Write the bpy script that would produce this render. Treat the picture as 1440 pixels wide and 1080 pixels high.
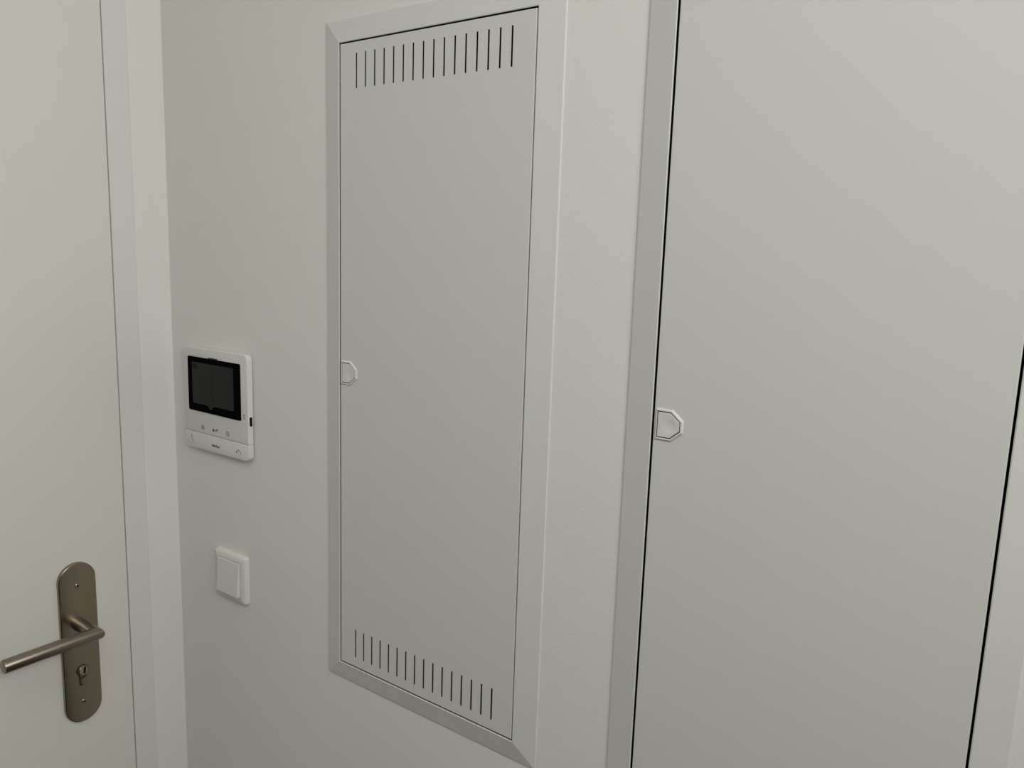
import bpy, bmesh, math
from mathutils import Matrix, Vector

S = bpy.context.scene
for o in list(bpy.data.objects):
    bpy.data.objects.remove(o)
COL = S.collection
H = 1.15                       # heights below are measured from a datum 1.15 m above the floor

# ---------------------------------------------------------------- camera
cam = bpy.data.cameras.new('camera')
cam.sensor_fit = 'HORIZONTAL'
cam.sensor_width = 36.0
cam.lens = 36.0 * 1100.56 / 1440.0
cam.clip_start = 0.01
cam_ob = bpy.data.objects.new('camera', cam)
COL.objects.link(cam_ob)
yaw, pitch, roll = math.radians(-35.34456), math.radians(-9.17363), math.radians(1.93325)
fwd = Vector((math.sin(yaw) * math.cos(pitch), math.cos(yaw) * math.cos(pitch), math.sin(pitch)))
right = Vector((math.cos(yaw), -math.sin(yaw), 0))
up = right.cross(fwd)
r2 = math.cos(roll) * right + math.sin(roll) * up
u2 = -math.sin(roll) * right + math.cos(roll) * up
m = Matrix((r2, u2, -fwd)).transposed().to_4x4()
m.translation = Vector((0.76712, -0.72, 0.49501 + H))
cam_ob.matrix_world = m
S.camera = cam_ob

# ---------------------------------------------------------------- sky, daylight, exposure
w = bpy.data.worlds.new('sky')
S.world = w
w.use_nodes = True
w.node_tree.nodes['Background'].inputs['Color'].default_value = (0.75, 0.85, 1.0, 1)
w.node_tree.nodes['Background'].inputs['Strength'].default_value = 0.4
S.view_settings.view_transform = 'Standard'
S.view_settings.look = 'None'
S.view_settings.gamma = 1
S.view_settings.use_curve_mapping = False
S.view_settings.exposure = 0.0


def area_light(name, loc, direction, sx, sy, power, color):
    l = bpy.data.lights.new(name, 'AREA')
    l.shape = 'RECTANGLE'
    l.size, l.size_y = sx, sy
    l.energy = power
    l.color = color
    o = bpy.data.objects.new(name, l)
    COL.objects.link(o)
    o.location = loc
    o.rotation_euler = Vector(direction).to_track_quat('-Z', 'Y').to_euler()
    return o


RX0, RX1, RY0, RY1 = -0.432, 1.86, -2.7, 0.0     # room: left wall, right wall, wall behind camera, cabinet wall
CEIL = 2.50
WY0, WY1, WZ0, WZ1 = -1.62, -0.38, 2.03, 2.47    # high window opening in the right wall
area_light('window_daylight', (RX1 - 0.05, (WY0 + WY1) / 2, (WZ0 + WZ1) / 2), (-1, 0, 0),
           1.2, 0.4, 18.9, (1.0, 0.997, 0.968))
area_light('ceiling_fill', (0.6, -1.0, 2.45), (0, 0, -1), 0.7, 0.7, 3.7, (1.0, 0.993, 0.955))  # added fill from above, no fixture seen; steepens the top-to-bottom falloff


# ---------------------------------------------------------------- materials
def mat(name, color, rough=0.6, metal=0.0, spec=0.5, bump=0.0, bscale=300.0, tint=0.0, tscale=3.0, dist=0.001, stretch=None):
    M = bpy.data.materials.new(name)
    M.use_nodes = True
    nt = M.node_tree
    b = nt.nodes['Principled BSDF']
    b.inputs['Base Color'].default_value = (*color, 1)
    b.inputs['Roughness'].default_value = rough
    b.inputs['Metallic'].default_value = metal
    b.inputs['Specular IOR Level'].default_value = spec
    if bump or tint:
        tc = nt.nodes.new('ShaderNodeTexCoord')
        src = tc.outputs['Object']
        if stretch:
            mp = nt.nodes.new('ShaderNodeMapping')
            mp.inputs['Scale'].default_value = stretch
            nt.links.new(src, mp.inputs['Vector'])
            src = mp.outputs['Vector']
    if bump:
        n = nt.nodes.new('ShaderNodeTexNoise')
        n.inputs['Scale'].default_value = bscale
        n.inputs['Detail'].default_value = 3
        bp = nt.nodes.new('ShaderNodeBump')
        bp.inputs['Strength'].default_value = bump
        bp.inputs['Distance'].default_value = dist
        nt.links.new(src, n.inputs['Vector'])
        nt.links.new(n.outputs['Fac'], bp.inputs['Height'])
        nt.links.new(bp.outputs['Normal'], b.inputs['Normal'])
    if tint:
        n = nt.nodes.new('ShaderNodeTexNoise')
        n.inputs['Scale'].default_value = tscale
        n.inputs['Detail'].default_value = 4
        mx = nt.nodes.new('ShaderNodeMix')
        mx.data_type = 'RGBA'
        mx.inputs['A'].default_value = (*[c * (1 - tint) for c in color], 1)
        mx.inputs['B'].default_value = (*[min(1, c * (1 + tint)) for c in color], 1)
        nt.links.new(src, n.inputs['Vector'])
        nt.links.new(n.outputs['Fac'], mx.inputs['Factor'])
        nt.links.new(mx.outputs['Result'], b.inputs['Base Color'])
    return M


M_WALL = mat('wall_paint', (0.83, 0.825, 0.79), 0.85, spec=0.3, bump=0.25, bscale=260, dist=0.0008, tint=0.015, tscale=6)
M_DIMWALL = mat('dimmed_wall', (0.16, 0.15, 0.14), 0.85)  # unseen right wall kept dark to weaken its bounced light
M_CEIL = mat('ceiling_paint', (0.82, 0.82, 0.80), 0.9)
M_POWDER = mat('powder_coat', (0.715, 0.715, 0.688), 0.5, spec=0.4, bump=0.12, bscale=900, dist=0.0003)
M_LEAF = mat('door_lacquer', (0.775, 0.765, 0.715), 0.5, spec=0.4, bump=0.08, bscale=120, dist=0.0006)
M_TRIM = mat('frame_lacquer', (0.775, 0.77, 0.74), 0.45, spec=0.4, bump=0.06, bscale=200, dist=0.0004)
M_PLAST = mat('white_plastic', (0.765, 0.745, 0.72), 0.4, spec=0.5)
M_BUTTON = mat('white_key', (0.78, 0.77, 0.745), 0.4, spec=0.5)
M_BRACKET = mat('grey_bracket', (0.25, 0.25, 0.25), 0.6)
M_SWITCH = mat('switch_plastic', (0.79, 0.78, 0.745), 0.3, spec=0.5)
M_BEZEL = mat('black_gloss', (0.004, 0.004, 0.0045), 0.35, spec=0.0)
M_SCREEN = mat('screen_glass', (0.006, 0.0065, 0.006), 0.10, spec=0.19)
M_BLACK = mat('black_hole', (0.004, 0.004, 0.004), 0.7, spec=0.1)
M_GREY = mat('grey_print', (0.24, 0.233, 0.225), 0.6)
M_DARKPRINT = mat('dark_print', (0.045, 0.045, 0.043), 0.6)
M_SCREENPRINT = mat('screen_print', (0.002, 0.002, 0.002), 0.6, spec=0.05)
M_STEEL = mat('brushed_steel', (0.335, 0.29, 0.222), 0.26, metal=1.0, bump=0.10, bscale=60, dist=0.0004, stretch=(1, 22, 0.6))
M_LEVER = mat('brushed_steel_tube', (0.30, 0.262, 0.21), 0.33, metal=1.0, bump=0.12, bscale=90, dist=0.0004, stretch=(12, 1, 12))
M_BRASS = mat('cylinder_metal', (0.42, 0.38, 0.30), 0.25, metal=1.0)
M_INNER = mat('cabinet_inside_shade', (0.03, 0.03, 0.03), 0.8)  # near-black: shade behind the slots and gaps put into the colour
M_WOOD = mat('floor_wood', (0.055, 0.036, 0.022), 0.5, tint=0.25, tscale=4, stretch=(1, 9, 1))

# ---------------------------------------------------------------- mesh helpers
BACK = lambda u, v, d: Vector((u, -d, v + H))             # on the cabinet wall: u = x, v = height, d = towards the room
LEFT = lambda u, v, d: Vector((RX0 + d, u, v + H))        # on the door wall: u = y, v = height, d = towards the room


def finish(name, bm, material, parent=None, smooth=None, loc=None):
    bmesh.ops.remove_doubles(bm, verts=bm.verts, dist=1e-6)
    bmesh.ops.recalc_face_normals(bm, faces=bm.faces)
    me = bpy.data.meshes.new(name)
    origin = Vector((0, 0, 0)) if parent is None and loc is None else Vector(loc if loc is not None else parent.matrix_world.translation)
    bm.transform(Matrix.Translation(-origin))
    if smooth is not None:
        for f in bm.faces:
            f.smooth = True
    bm.to_mesh(me)
    bm.free()
    if smooth is not None:
        me.set_sharp_from_angle(angle=math.radians(smooth))
    me.materials.append(material)
    o = bpy.data.objects.new(name, me)
    COL.objects.link(o)
    if parent is None:
        o.location = origin
        o.matrix_world = Matrix.Translation(origin)
    else:
        # part: mesh data is in world metres minus the root position
        o.parent = parent
        o.matrix_world = Matrix.Translation(origin)
        o.matrix_parent_inverse = Matrix.Identity(4)
        o.location = origin - parent.matrix_world.translation
    return o


def thing(name, loc, label, cat, group=None):
    o = bpy.data.objects.new(name, None)
    COL.objects.link(o)
    o.empty_display_size = 0.05
    o.location = loc
    o.matrix_world = Matrix.Translation(Vector(loc))
    o['label'] = label
    o['category'] = cat
    o['kind'] = 'thing'
    if group:
        o['group'] = group
    return o


def structure(o, label=None, cat=None):
    o['kind'] = 'structure'
    if label:
        o['label'] = label
    if cat:
        o['category'] = cat
    return o


def offset(poly, k):
    """inset a convex counter-clockwise polygon by k"""
    if abs(k) < 1e-9:
        return list(poly)
    out = []
    n = len(poly)
    for i in range(n):
        p0, p1, p2 = Vector(poly[i - 1]), Vector(poly[i]), Vector(poly[(i + 1) % n])
        a, b = (p1 - p0).normalized(), (p2 - p1).normalized()
        n1, n2 = Vector((-a.y, a.x)), Vector((-b.y, b.x))
        q = n1 + n2
        q *= k / max(1e-6, (1 + n1.dot(n2)))
        out.append(tuple(p1 + q))
    return out


def loft(bm, rings, T, cap0=True, cap1=True, closed=False):
    """rings: list of (polygon, depth); joins consecutive rings"""
    vs = [[bm.verts.new(T(u, v, d)) for (u, v) in poly] for poly, d in rings]
    n = len(vs[0])
    for a, b in zip(vs, vs[1:] + ([vs[0]] if closed else [])):
        for i in range(n):
            bm.faces.new((a[i], a[(i + 1) % n], b[(i + 1) % n], b[i]))
    if not closed:
        if cap0:
            bm.faces.new(vs[0])
        if cap1:
            bm.faces.new(vs[-1])
    return vs


def slab(bm, poly, d0, d1, T, bev=0.0, steps=2):
    """a prism with a rounded front edge"""
    rings = [(poly, d0)]
    if bev > 0:
        for k in range(steps + 1):
            a = math.pi / 2 * k / steps
            rings.append((offset(poly, bev * (1 - math.cos(a))), d1 - bev + bev * math.sin(a)))
    else:
        rings.append((poly, d1))
    loft(bm, rings, T)


def rect(u0, u1, v0, v1):
    return [(u0, v0), (u1, v0), (u1, v1), (u0, v1)]


def rounded(u0, u1, v0, v1, r, seg=5):
    """r: radii of bottom-left, bottom-right, top-right, top-left"""
    if not isinstance(r, (tuple, list)):
        r = (r,) * 4
    out = []
    for (cx, cy, a0), rr in zip(((u0, v0, 180), (u1, v0, 270), (u1, v1, 0), (u0, v1, 90)), r):
        if rr <= 0:
            out.append((cx, cy))
            continue
        ox = cx + (rr if cx == u0 else -rr)
        oy = cy + (rr if cy == v0 else -rr)
        for k in range(seg + 1):
            a = math.radians(a0 + 90 * k / seg)
            out.append((ox + rr * math.cos(a), oy + rr * math.sin(a)))
    return out


def circle(cu, cv, r, n=24):
    return [(cu + r * math.cos(2 * math.pi * k / n), cv + r * math.sin(2 * math.pi * k / n)) for k in range(n)]


def perforated(bm, u0, u1, v0, v1, holes, d0, d1, T, front_only=False):
    """a plate from depth d0 (back) to d1 (front) with rectangular holes"""
    us = sorted({u0, u1, *[h[0] for h in holes], *[h[1] for h in holes]})
    vs = sorted({v0, v1, *[h[2] for h in holes], *[h[3] for h in holes]})
    cache = {}

    def P(u, v, d):
        k = (round(u, 6), round(v, 6), round(d, 6))
        if k not in cache:
            cache[k] = bm.verts.new(T(u, v, d))
        return cache[k]

    def solid(i, j):
        if i < 0 or j < 0 or i >= len(us) - 1 or j >= len(vs) - 1:
            return False
        cu, cv = (us[i] + us[i + 1]) / 2, (vs[j] + vs[j + 1]) / 2
        return not any(h[0] < cu < h[1] and h[2] < cv < h[3] for h in holes)
    for i in range(len(us) - 1):
        for j in range(len(vs) - 1):
            if not solid(i, j):
                continue
            a, b, c, e = us[i], us[i + 1], vs[j], vs[j + 1]
            for d in (d0, d1):
                bm.faces.new((P(a, c, d), P(b, c, d), P(b, e, d), P(a, e, d)))
            for di, dj, p, q in ((-1, 0, (a, c), (a, e)), (1, 0, (b, c), (b, e)), (0, -1, (a, c), (b, c)), (0, 1, (a, e), (b, e))):
                outer = not (0 <= i + di < len(us) - 1 and 0 <= j + dj < len(vs) - 1)
                if not solid(i + di, j + dj) and not (front_only and outer):
                    bm.faces.new((P(*p, d0), P(*q, d0), P(*q, d1), P(*p, d1)))


def flat_shape(poly, T, d0, d1):
    bm = bmesh.new()
    loft(bm, [(poly, d0), (poly, d1)], T)
    return bm


def stroke(bm, pts, wid, T, d0, d1, close=False):
    """a thin printed line as a low ribbon"""
    n = len(pts)
    for i in range(n if close else n - 1):
        p, q = Vector(pts[i]), Vector(pts[(i + 1) % n])
        t = (q - p).normalized() * wid / 2
        nn = Vector((-t.y, t.x))
        loft(bm, [([tuple(p - t * .5 - nn), tuple(q + t * .5 - nn), tuple(q + t * .5 + nn), tuple(p - t * .5 + nn)], d) for d in (d0, d1)], T)


def lettering(text, T, u, v, d, height, width=None, bold=0.0):
    cu = bpy.data.curves.new('lettering', 'FONT')
    cu.body = text
    cu.size = 1.0
    cu.extrude = 0.0
    cu.offset = bold
    o = bpy.data.objects.new('lettering', cu)
    COL.objects.link(o)
    dg = bpy.context.evaluated_depsgraph_get()
    me = bpy.data.meshes.new_from_object(o.evaluated_get(dg))
    bpy.data.objects.remove(o)
    xs = [a.co.x for a in me.vertices]
    ys = [a.co.y for a in me.vertices]
    sy = height / (max(ys) - min(ys))
    sx = width / (max(xs) - min(xs)) if width else sy
    bm = bmesh.new()
    bm.from_mesh(me)
    x0, y0 = min(xs), min(ys)
    for a in bm.verts:
        a.co = T(u + (a.co.x - x0) * sx, v + (a.co.y - y0) * sy, d)
    return bm


# ---------------------------------------------------------------- measured layout (metres)
CAB = dict(u0=-0.0197, u1=0.2783, v0=-0.0785, v1=0.7518, left=0.0323, right=0.0323, top=0.0315, bottom=0.0305, g=0.0016)
CAB2 = dict(u0=0.4383, u1=0.7395, v0=-0.2500, v1=0.9220, left=0.0338, right=0.0292, top=0.0315, bottom=0.0305, g=0.0021)

# ---------------------------------------------------------------- room shell
bm = bmesh.new()
wall_holes = [(c['u0'] - 0.007, c['u1'] + 0.007, c['v0'] - 0.007, c['v1'] + 0.007) for c in (CAB, CAB2)]
perforated(bm, RX0 - 0.15, RX1 + 0.15, -H, CEIL - H, wall_holes, -0.16, 0.0, BACK)
structure(finish('wall_back', bm, M_WALL), 'white plastered wall carrying the intercom, the switch and both cabinets', 'wall')

DOOR_EDGE, DOOR_W, DOOR_TOP = -0.0945, 0.885, 0.975
FRAME_OUT = -0.0560
FW = DOOR_EDGE - FRAME_OUT                       # negative: width of the visible frame face
GAPD = 0.0013
door_hole = (DOOR_EDGE - DOOR_W - 0.006, DOOR_EDGE + 0.006, -H, DOOR_TOP + 0.006)
bm = bmesh.new()
perforated(bm, RY0 - 0.15, RY1, -H, CEIL - H, [door_hole], -0.16, 0.0, LEFT)
structure(finish('wall_left', bm, M_WALL), 'narrow strip of white wall between the door frame and the corner', 'wall')

bm = bmesh.new()
RIGHT = lambda u, v, d: Vector((RX1 - d, u, v))
perforated(bm, RY0 - 0.15, RY1, 0.0, CEIL, [(WY0, WY1, WZ0, WZ1)], -0.16, 0.0, RIGHT)
structure(finish('wall_right', bm, M_DIMWALL), 'unseen right wall with the window, darkened to cut bounced light', 'wall')
bm = bmesh.new()
loft(bm, [(rect(RX0 - 0.15, RX1 + 0.15, 0, CEIL), d) for d in (0.0, 0.15)], lambda u, v, d: Vector((u, RY0 - d, v)))
structure(finish('wall_front', bm, M_WOOD), 'unseen wall behind the camera, darkened to cut bounced light', 'wall')  # floor wood reused as a dark surface to reduce bounce from behind
bm = bmesh.new()
loft(bm, [(rect(RX0 - 0.15, RX1 + 0.15, RY0 - 0.15, 0.16), d) for d in (-0.1, 0.0)], lambda u, v, d: Vector((u, v, d)))
structure(finish('floor', bm, M_WOOD), 'dark wooden floor below the frame', 'floor')
bm = bmesh.new()
loft(bm, [(rect(RX0 - 0.15, RX1 + 0.15, RY0 - 0.15, 0.16), d) for d in (0.0, 0.1)], lambda u, v, d: Vector((u, v, CEIL + d)))
structure(finish('ceiling', bm, M_CEIL), 'white ceiling above the frame', 'ceiling')

# door frame: a shallow profile round three sides of the leaf
bm = bmesh.new()


def frame_path(a):                               # a: distance outwards from the leaf edge
    return [(DOOR_EDGE + a, -H), (DOOR_EDGE + a, DOOR_TOP + a), (DOOR_EDGE - DOOR_W - a, DOOR_TOP + a), (DOOR_EDGE - DOOR_W - a, -H)]


wf = FRAME_OUT - DOOR_EDGE
prof = [(wf, 0.0), (wf - 0.0003, 0.0014), (wf - 0.0012, 0.0023), (wf - 0.0028, 0.0026), (GAPD + 0.0006, 0.0026), (GAPD, 0.0020), (GAPD, -0.014),
        (-0.012, -0.014), (-0.012, -0.045), (0.004, -0.045), (0.004, 0.0)]
rows = [[bm.verts.new(LEFT(u, v, d)) for (u, v) in frame_path(a)] for a, d in prof]
for a, b in zip(rows, rows[1:] + rows[:1]):
    for i in range(3):
        bm.faces.new((a[i], a[i + 1], b[i + 1], b[i]))
bm.faces.new([r[0] for r in rows])
bm.faces.new([r[3] for r in rows])
structure(finish('trim_1', bm, M_TRIM, smooth=40), 'white painted frame of the door, beside the corner', 'door frame')

# door leaf
door = bpy.data.objects.new('door_1', None)
COL.objects.link(door)
door.location = (RX0, DOOR_EDGE - DOOR_W / 2, 0)
door.matrix_world = Matrix.Translation(door.location)
structure(door, 'white flat door leaf with steel lever handle at left', 'door')
bm = bmesh.new()
slab(bm, rect(DOOR_EDGE - DOOR_W, DOOR_EDGE, -H + 0.006, DOOR_TOP), -0.0125, 0.0022, LEFT, bev=0.0012)
finish('door_leaf', bm, M_LEAF, door)
LEAF = 0.0022

# ---------------------------------------------------------------- door handle set (part of the door)
PU, PV0, PV1, PD = -0.1752, -0.2500, 0.0120, 0.0085
R = 0.0278
arc = []
for k in range(17):
    a = math.pi * k / 16
    arc.append((PU + R * math.cos(a), PV1 - R + R * math.sin(a)))
for k in range(17):
    a = math.pi + math.pi * k / 16
    arc.append((PU + R * math.cos(a), PV0 + R + R * math.sin(a)))
bm = bmesh.new()
slab(bm, arc, LEAF, PD, LEFT, bev=0.0016, steps=3)
plate = finish('handle_plate', bm, M_STEEL, door, smooth=35)
plate['label'] = 'long rounded brushed steel plate with lever and lock'


def sub(name, bm, material, parent, smooth=None, label=None):
    """sub-part: its mesh is placed in world metres and its origin on its parent's"""
    o = finish(name, bm, material, parent, smooth=smooth)
    if label:
        o['label'] = label
    return o


# lever: a round tube, neck out of the plate, mitred elbow, then along the door
LR, LV, LN, LX, LT = 0.0098, -0.0870, -0.1760, 0.0575, -0.3025
N = 28
bm = bmesh.new()
rings = []


def ringv(fn):
    return [bm.verts.new(fn(math.cos(2 * math.pi * k / N), math.sin(2 * math.pi * k / N))) for k in range(N)]


rings.append(ringv(lambda c, s: LEFT(LN + LR * 1.04 * c, LV + LR * 1.04 * s, PD - 0.001)))
rings.append(ringv(lambda c, s: LEFT(LN + LR * 1.04 * c, LV + LR * 1.04 * s, PD + 0.0025)))
rings.append(ringv(lambda c, s: LEFT(LN + LR * c, LV + LR * s, PD + 0.0030)))
rings.append(ringv(lambda c, s: LEFT(LN + LR * c, LV + LR * s, LX + LR * c * 0.97 - 0.0003)))
rings.append(ringv(lambda c, s: LEFT(LN + LR * c - 0.0003, LV + LR * s, LX + LR * c * 1.0)))
rings.append(ringv(lambda c, s: LEFT(LT + 0.0010, LV + LR * s, LX + LR * c)))
rings.append(ringv(lambda c, s: LEFT(LT + 0.0003, LV + LR * 0.97 * s, LX + LR * 0.97 * c)))
rings.append(ringv(lambda c, s: LEFT(LT, LV + LR * 0.91 * s, LX + LR * 0.91 * c)))
for a, b in zip(rings, rings[1:]):
    for i in range(N):
        bm.faces.new((a[i], a[(i + 1) % N], b[(i + 1) % N], b[i]))
bm.faces.new(rings[0])
bm.faces.new(rings[-1])
sub('lever', bm, M_LEVER, plate, smooth=32, label='round steel tube lever pointing away from the corner')

for v in (-0.0245, -0.2165):                     # the two countersunk screws
    bm = bmesh.new()
    loft(bm, [(circle(PU, v, 0.0040, 16), PD - 0.0002), (circle(PU, v, 0.0040, 16), PD + 0.0004),
              (circle(PU, v, 0.0034, 16), PD + 0.0008), (circle(PU, v, 0.0016, 16), PD + 0.0008),
              (circle(PU, v, 0.0014, 16), PD + 0.0001)], LEFT)
    sub('screw', bm, M_STEEL, plate, smooth=30)
    bm = bmesh.new()
    slab(bm, circle(PU, v, 0.00145, 6), PD, PD + 0.00025, LEFT)
    sub('screw_socket', bm, M_BLACK, plate, label='dark hexagonal screw socket')

# profile cylinder: round plug over a narrower tongue
CV = -0.1640
key = []
for k in range(19):
    a = math.radians(-55 + 290 * k / 18)
    key.append((PU + 0.0086 * math.cos(a), CV + 0.0086 * math.sin(a)))
key += [(PU - 0.0049, CV - 0.0215), (PU - 0.003, CV - 0.0240), (PU, CV - 0.0248), (PU + 0.003, CV - 0.0240), (PU + 0.0049, CV - 0.0215)]
bm = bmesh.new()
slab(bm, offset(key, -0.0007), PD - 0.0004, PD + 0.0002, LEFT)
sub('lock_opening', bm, M_BLACK, plate)
bm = bmesh.new()
slab(bm, key, PD - 0.0002, PD + 0.0016, LEFT, bev=0.0004)
sub('lock_cylinder', bm, M_LEVER, plate, smooth=35, label='profile lock cylinder below the lever')
bm = bmesh.new()
loft(bm, [(circle(PU, CV, 0.0068, 24), PD + 0.0010), (circle(PU, CV, 0.0068, 24), PD + 0.0022), (circle(PU, CV, 0.0060, 24), PD + 0.0030)], LEFT)
sub('lock_plug', bm, M_BRASS, plate, smooth=35)
bm = bmesh.new()
slab(bm, [(PU - 0.0002, CV - 0.0046), (PU + 0.0028, CV - 0.0046), (PU + 0.0042, CV + 0.0054), (PU + 0.0012, CV + 0.0058)], PD + 0.0026, PD + 0.0034, LEFT)
sub('keyhole', bm, M_BLACK, plate, label='dark slanted keyhole')
bm = bmesh.new()
slab(bm, [(PU - 0.0040, CV - 0.0125), (PU + 0.0042, CV - 0.0105), (PU + 0.0042, CV - 0.0090), (PU - 0.0040, CV - 0.0110)], PD + 0.0012, PD + 0.0018, LEFT)
sub('cylinder_seam', bm, M_BLACK, plate)


# ---------------------------------------------------------------- flush wall cabinets
LIP, FACE = 0.0018, 0.0086


def cabinet(c, label, door_label, slots):
    u0, u1, v0, v1 = c['u0'], c['u1'], c['v0'], c['v1']
    t = thing('wall_cabinet', ((u0 + u1) / 2, 0, v0 - c['bottom'] + H), label, 'cabinet', 'white flush-mounted cabinets')
    g = c['g']

    def fr(k):                                   # k = 0 inner edge of the frame, 1 outer edge
        return rect(u0 - g - k * (c['left'] - g), u1 + g + k * (c['right'] - g), v0 - g - k * (c['bottom'] - g), v1 + g + k * (c['top'] - g))
    outer, inner = fr(1), fr(0)
    bm = bmesh.new()
    loft(bm, [(outer, 0.0), (offset(outer, 0.0002), LIP - 0.0004), (offset(outer, 0.0005), LIP + 0.0001), (offset(outer, 0.0011), LIP + 0.0004),
              (offset(inner, -0.0011), FACE), (offset(inner, -0.0004), FACE - 0.0002), (inner, FACE - 0.0006), (inner, FACE - 0.0010),
              (offset(inner, -0.0060), FACE - 0.0030), (offset(inner, -0.0090), 0.0)], BACK, closed=True)
    finish('frame', bm, M_POWDER, t)
    # door panel with its ventilation slots
    bm = bmesh.new()
    e = 0.0009
    d1 = FACE - 0.0006
    body = rect(u0, u1, v0, v1)
    perforated(bm, u0 + e, u1 - e, v0 + e, v1 - e, slots, d1 - 0.0009, d1, BACK, front_only=True)
    loft(bm, [(offset(body, e), d1), (offset(body, e * 0.35), d1 - e * 0.3), (body, d1 - e), (body, d1 - 0.0050), (offset(body, 0.0010), d1 - 0.0050),
              (offset(body, 0.0010), d1 - 0.0009)], BACK, cap0=False, cap1=False)
    dr = finish('cabinet_door', bm, M_POWDER, t)
    if door_label:
        dr['label'] = door_label
    # box let into the wall
    bm = bmesh.new()
    loft(bm, [(offset(body, -0.0066), -0.001), (offset(body, -0.0066), -0.125), (offset(body, -0.0050), -0.125), (offset(body, -0.0050), -0.001)], BACK, cap0=False, cap1=False)
    bm.faces.new([bm.verts.new(BACK(u, v, -0.125)) for u, v in offset(body, -0.0066)])
    finish('back_box', bm, M_INNER, t)
    # latch: five-sided rim with a push plate in it
    lu, lv = (u0 + 0.0022, (v0 + v1) / 2 - 0.0003)

    def pent(x0, h, x1, x2, h2):
        return [(lu + x0, lv - h), (lu + x1, lv - h), (lu + x2, lv - h2), (lu + x2, lv + h2), (lu + x1, lv + h), (lu + x0, lv + h)]
    po, pi = pent(0, 0.0163, 0.0178, 0.0298, 0.0062), pent(0.0015, 0.0135, 0.0164, 0.0267, 0.0049)
    bm = bmesh.new()
    loft(bm, [(po, d1 - 0.001), (po, d1 + 0.0004), (offset(po, 0.0016), d1 + 0.0020), (offset(pi, -0.0004), d1 + 0.0020), (pi, d1 + 0.0016), (pi, d1 - 0.001)], BACK, closed=True)
    rim = finish('latch_rim', bm, M_PLAST, dr)
    bm = bmesh.new()
    loft(bm, [(offset(pi, -0.0003), d1 - 0.0008), (offset(pi, -0.0003), d1 + 0.0003)], BACK)
    finish('latch_groove_shade', bm, M_BLACK, dr)  # black sheet standing in for the shade in the groove round the plate
    bm = bmesh.new()
    pb = offset(pi, 0.0010)
    fr_ = [(offset(pb, 0.0004), d1 + 0.0014)]
    loft(bm, [(pb, d1 - 0.0009), (pb, d1 + 0.0011)] + fr_, BACK, cap1=False)
    # top face with a shallow round finger dimple
    bm.verts.ensure_lookup_table()
    ring_out = list(bm.verts)[-6:]
    n = 24
    cu, cv, rr = lu + 0.0158, lv - 0.0010, 0.0075
    dim = []
    for k in range(7):
        r = rr * (1 - k / 6.5)
        dd = d1 + 0.0014 - 0.0007 * (1 - (r / rr) ** 2) ** 1.0
        dim.append([bm.verts.new(BACK(u, v, dd)) for u, v in circle(cu, cv, r, n)])
    for a, b in zip(dim, dim[1:]):
        for i in range(n):
            f = bm.faces.new((a[i], a[(i + 1) % n], b[(i + 1) % n], b[i]))
    bm.faces.new(dim[-1])
    edges = [bm.edges.get((ring_out[i], ring_out[(i + 1) % 6])) for i in range(6)]
    edges += [bm.edges.get((dim[0][i], dim[0][(i + 1) % n])) for i in range(n)]
    bmesh.ops.triangle_fill(bm, edges=[x for x in edges if x], use_beauty=True)
    finish('latch_plate', bm, M_PLAST, dr, smooth=20)
    return t


slots = []
for k in range(16):
    cu = 0.0094 + k * 0.01585
    for a, b in ((0.6966, 0.7386), (-0.0650, -0.0234)):
        slots.append((cu - 0.00145, cu + 0.00145, a, b))
cabinet(CAB, 'white metal wall cabinet with two rows of vent slots, beside the intercom',
        None, slots)
cabinet(CAB2, 'larger plain white wall cabinet without visible slots, at right edge', None, [])

# ---------------------------------------------------------------- video intercom
U0, U1, V0, V1, D = -0.3840, -0.2195, 0.1755, 0.3385, 0.0110
SEAM = 0.2022
ic = thing('video_intercom', ((U0 + U1) / 2, 0, V0 + H), 'white video intercom with black screen on wall beside the door', 'intercom')
bm = bmesh.new()
slab(bm, rounded(U0 + 0.004, U1 - 0.0016, V0 + 0.004, V1 - 0.004, 0.006), 0.0, 0.0018, BACK)
finish('wall_bracket', bm, M_BRACKET, ic)
bm = bmesh.new()
slab(bm, rounded(U0, U1, SEAM + 0.0003, V1, (0.0, 0.0, 0.009, 0.009)), 0.0016, D, BACK, bev=0.0010, steps=2)
finish('housing', bm, M_PLAST, ic, smooth=30)
bm = bmesh.new()
slab(bm, rounded(U0, U1, V0, SEAM - 0.0003, (0.009, 0.009, 0.0, 0.0)), 0.0016, D, BACK, bev=0.0010, steps=2)
keybar = finish('answer_key', bm, M_PLAST, ic, smooth=30)
bm = bmesh.new()
slab(bm, rounded(U0 + 0.001, U1 - 0.001, SEAM - 0.001, SEAM + 0.001, 0.0), 0.0016, D - 0.0014, BACK)
finish('key_seam', bm, M_GREY, ic)
# screen
bz = rounded(-0.3705, -0.2353, 0.2372, 0.3240, 0.0025, 3)
bm = bmesh.new()
slab(bm, bz, D - 0.001, D + 0.0014, BACK, bev=0.0005)
bezel = finish('screen_bezel', bm, M_BEZEL, ic, smooth=30)
act = [(-0.3585, 0.2492), (-0.3245, 0.2500), (-0.3180, 0.2490), (-0.3150, 0.2450), (-0.3110, 0.2432), (-0.3070, 0.2450), (-0.3035, 0.2490),
       (-0.2970, 0.2500), (-0.2512, 0.2500), (-0.2512, 0.3160), (-0.3585, 0.3155)]
bm = bmesh.new()
slab(bm, act, D + 0.0012, D + 0.00155, BACK)
screen = finish('screen', bm, M_SCREEN, bezel)
screen['label'] = 'switched-off dark grey screen'
bm = lettering('XQ', BACK, -0.3572, 0.3045, D + 0.00175, 0.0085, 0.0125)
finish('screen_lettering', bm, M_SCREENPRINT, bezel)
bm = bmesh.new()
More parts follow.
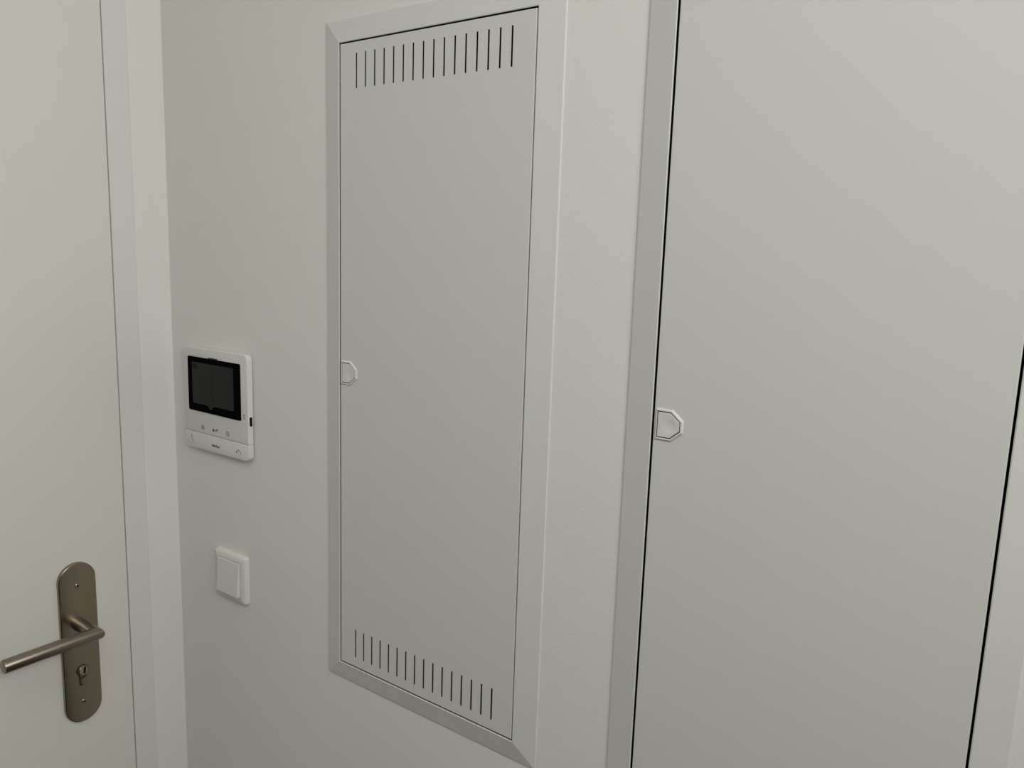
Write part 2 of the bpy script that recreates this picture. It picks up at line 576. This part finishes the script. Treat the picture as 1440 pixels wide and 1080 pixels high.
slab(bm, rounded(-0.3165, -0.2925, 0.3243, 0.3257, 0.0006, 2), D - 0.0005, D + 0.0003, BACK)
finish('microphone_slot', bm, M_BLACK, ic)
# three touch keys with printed symbols
d0, d1 = D - 0.0002, D + 0.00025
for cu, cv, kind in ((-0.3353, 0.2118, 'eye'), (-0.3030, 0.2117, 'key'), (-0.2709, 0.2118, 'light')):
    bm = bmesh.new()
    if kind == 'eye':
        stroke(bm, circle(cu, cv, 0.0030, 12), 0.0011, BACK, d0, d1, close=True)
        stroke(bm, [(cu - 0.001, cv), (cu + 0.001, cv)], 0.0016, BACK, d0, d1)
    elif kind == 'key':
        stroke(bm, circle(cu - 0.0045, cv, 0.0016, 10), 0.0016, BACK, d0, d1, close=True)
        stroke(bm, [(cu - 0.003, cv), (cu + 0.0062, cv)], 0.0013, BACK, d0, d1)
        stroke(bm, [(cu + 0.0032, cv), (cu + 0.0032, cv + 0.0028)], 0.0012, BACK, d0, d1)
        stroke(bm, [(cu + 0.0056, cv), (cu + 0.0056, cv + 0.0032)], 0.0012, BACK, d0, d1)
    else:
        stroke(bm, circle(cu, cv, 0.0036, 14), 0.0010, BACK, d0, d1, close=True)
        stroke(bm, [(cu - 0.001, cv + 0.0012), (cu + 0.0012, cv - 0.0012)], 0.0012, BACK, d0, d1)
    finish('touch_symbol', bm, M_GREY, ic)
# answer key: raised mark at left, maker's lettering, handset symbol
bm = bmesh.new()
stroke(bm, [(-0.3668, 0.1965), (-0.3672, 0.1925), (-0.3662, 0.1880), (-0.3630, 0.1845)], 0.0009, BACK, d0, d1)
finish('answer_mark', bm, M_GREY, keybar)
bm = lettering('bticino', BACK, -0.3122, 0.1848, D + 0.0002, 0.0046, 0.0205, bold=0.03)
finish('logo_lettering', bm, M_DARKPRINT, keybar)
bm = bmesh.new()
hc, hv = -0.2440, 0.1866
pts = [(hc - 0.0055 + 0.0, hv - 0.001)] + [(hc + 0.0052 * math.cos(a), hv + 0.0035 * math.sin(a)) for a in [math.radians(170 - 20 * k) for k in range(9)]] + [(hc + 0.0055, hv - 0.0024)]
stroke(bm, pts, 0.0010, BACK, d0, d1)
stroke(bm, [(hc - 0.0052, hv - 0.0006), (hc - 0.0030, hv - 0.0006)], 0.0016, BACK, d0, d1)
finish('handset_symbol', bm, M_GREY, keybar)
bm = bmesh.new()
stroke(bm, [(-0.2283, 0.2412), (-0.2283, 0.2432)], 0.0016, BACK, d0, d1)
stroke(bm, [(-0.2283, 0.2450), (-0.2283, 0.2480)], 0.0022, BACK, d0, d1)
finish('volume_mark', bm, M_GREY, ic)
# volume wheel in the right-hand edge
bm = bmesh.new()
SIDE = lambda u, v, d: Vector((U1 + d, -u, v + H))
slab(bm, rounded(0.0030, 0.0078, 0.2300, 0.2445, 0.0023, 4), -0.003, 0.0003, SIDE)
finish('volume_slot', bm, M_BLACK, ic)
bm = bmesh.new()
slab(bm, rounded(0.0022, 0.0038, 0.2320, 0.2425, 0.0008, 3), -0.002, 0.0018, SIDE, bev=0.0006)
finish('volume_wheel', bm, M_PLAST, ic)

# ---------------------------------------------------------------- light switch
SU, SV, SH = -0.2786, -0.0238, 0.0395
sw = thing('light_switch', (SU, 0, SV - SH + H), 'square white rocker light switch on wall below the intercom', 'switch')
fo = rounded(SU - SH, SU + SH, SV - SH, SV + SH, 0.004)
bm = bmesh.new()
op = rounded(SU - 0.0282, SU + 0.0282, SV - 0.0282, SV + 0.0282, 0.0008, 5)
loft(bm, [(fo, 0.0), (offset(fo, 0.0003), 0.0045), (offset(fo, 0.0012), 0.0072), (offset(fo, 0.0030), 0.0086), (offset(op, -0.0006), 0.0092), (op, 0.0087), (op, 0.0)], BACK, closed=True)
finish('switch_frame', bm, M_SWITCH, sw, smooth=40)
ro = rounded(SU - 0.0276, SU + 0.0276, SV - 0.0276, SV + 0.0276, 0.0010, 3)


def tilt(u, v, d):                              # the rocker leans out at the bottom
    k = (SV + 0.0276 - v) / 0.0552
    return BACK(u, v, d + (0.0042 * k if d > 0.006 else 0))


bm = bmesh.new()
slab(bm, ro, 0.001, 0.0108, tilt, bev=0.0010)
finish('rocker', bm, M_SWITCH, sw)

# ---------------------------------------------------------------- window in the right wall (gives the daylight)
bm = bmesh.new()
wo = rect(WY0, WY1, WZ0, WZ1)
loft(bm, [(wo, -0.10), (wo, -0.04), (offset(wo, 0.06), -0.04), (offset(wo, 0.06), -0.10)], RIGHT, closed=True)
structure(finish('window_1', bm, M_TRIM), 'white window frame in the right wall, out of frame', 'window')
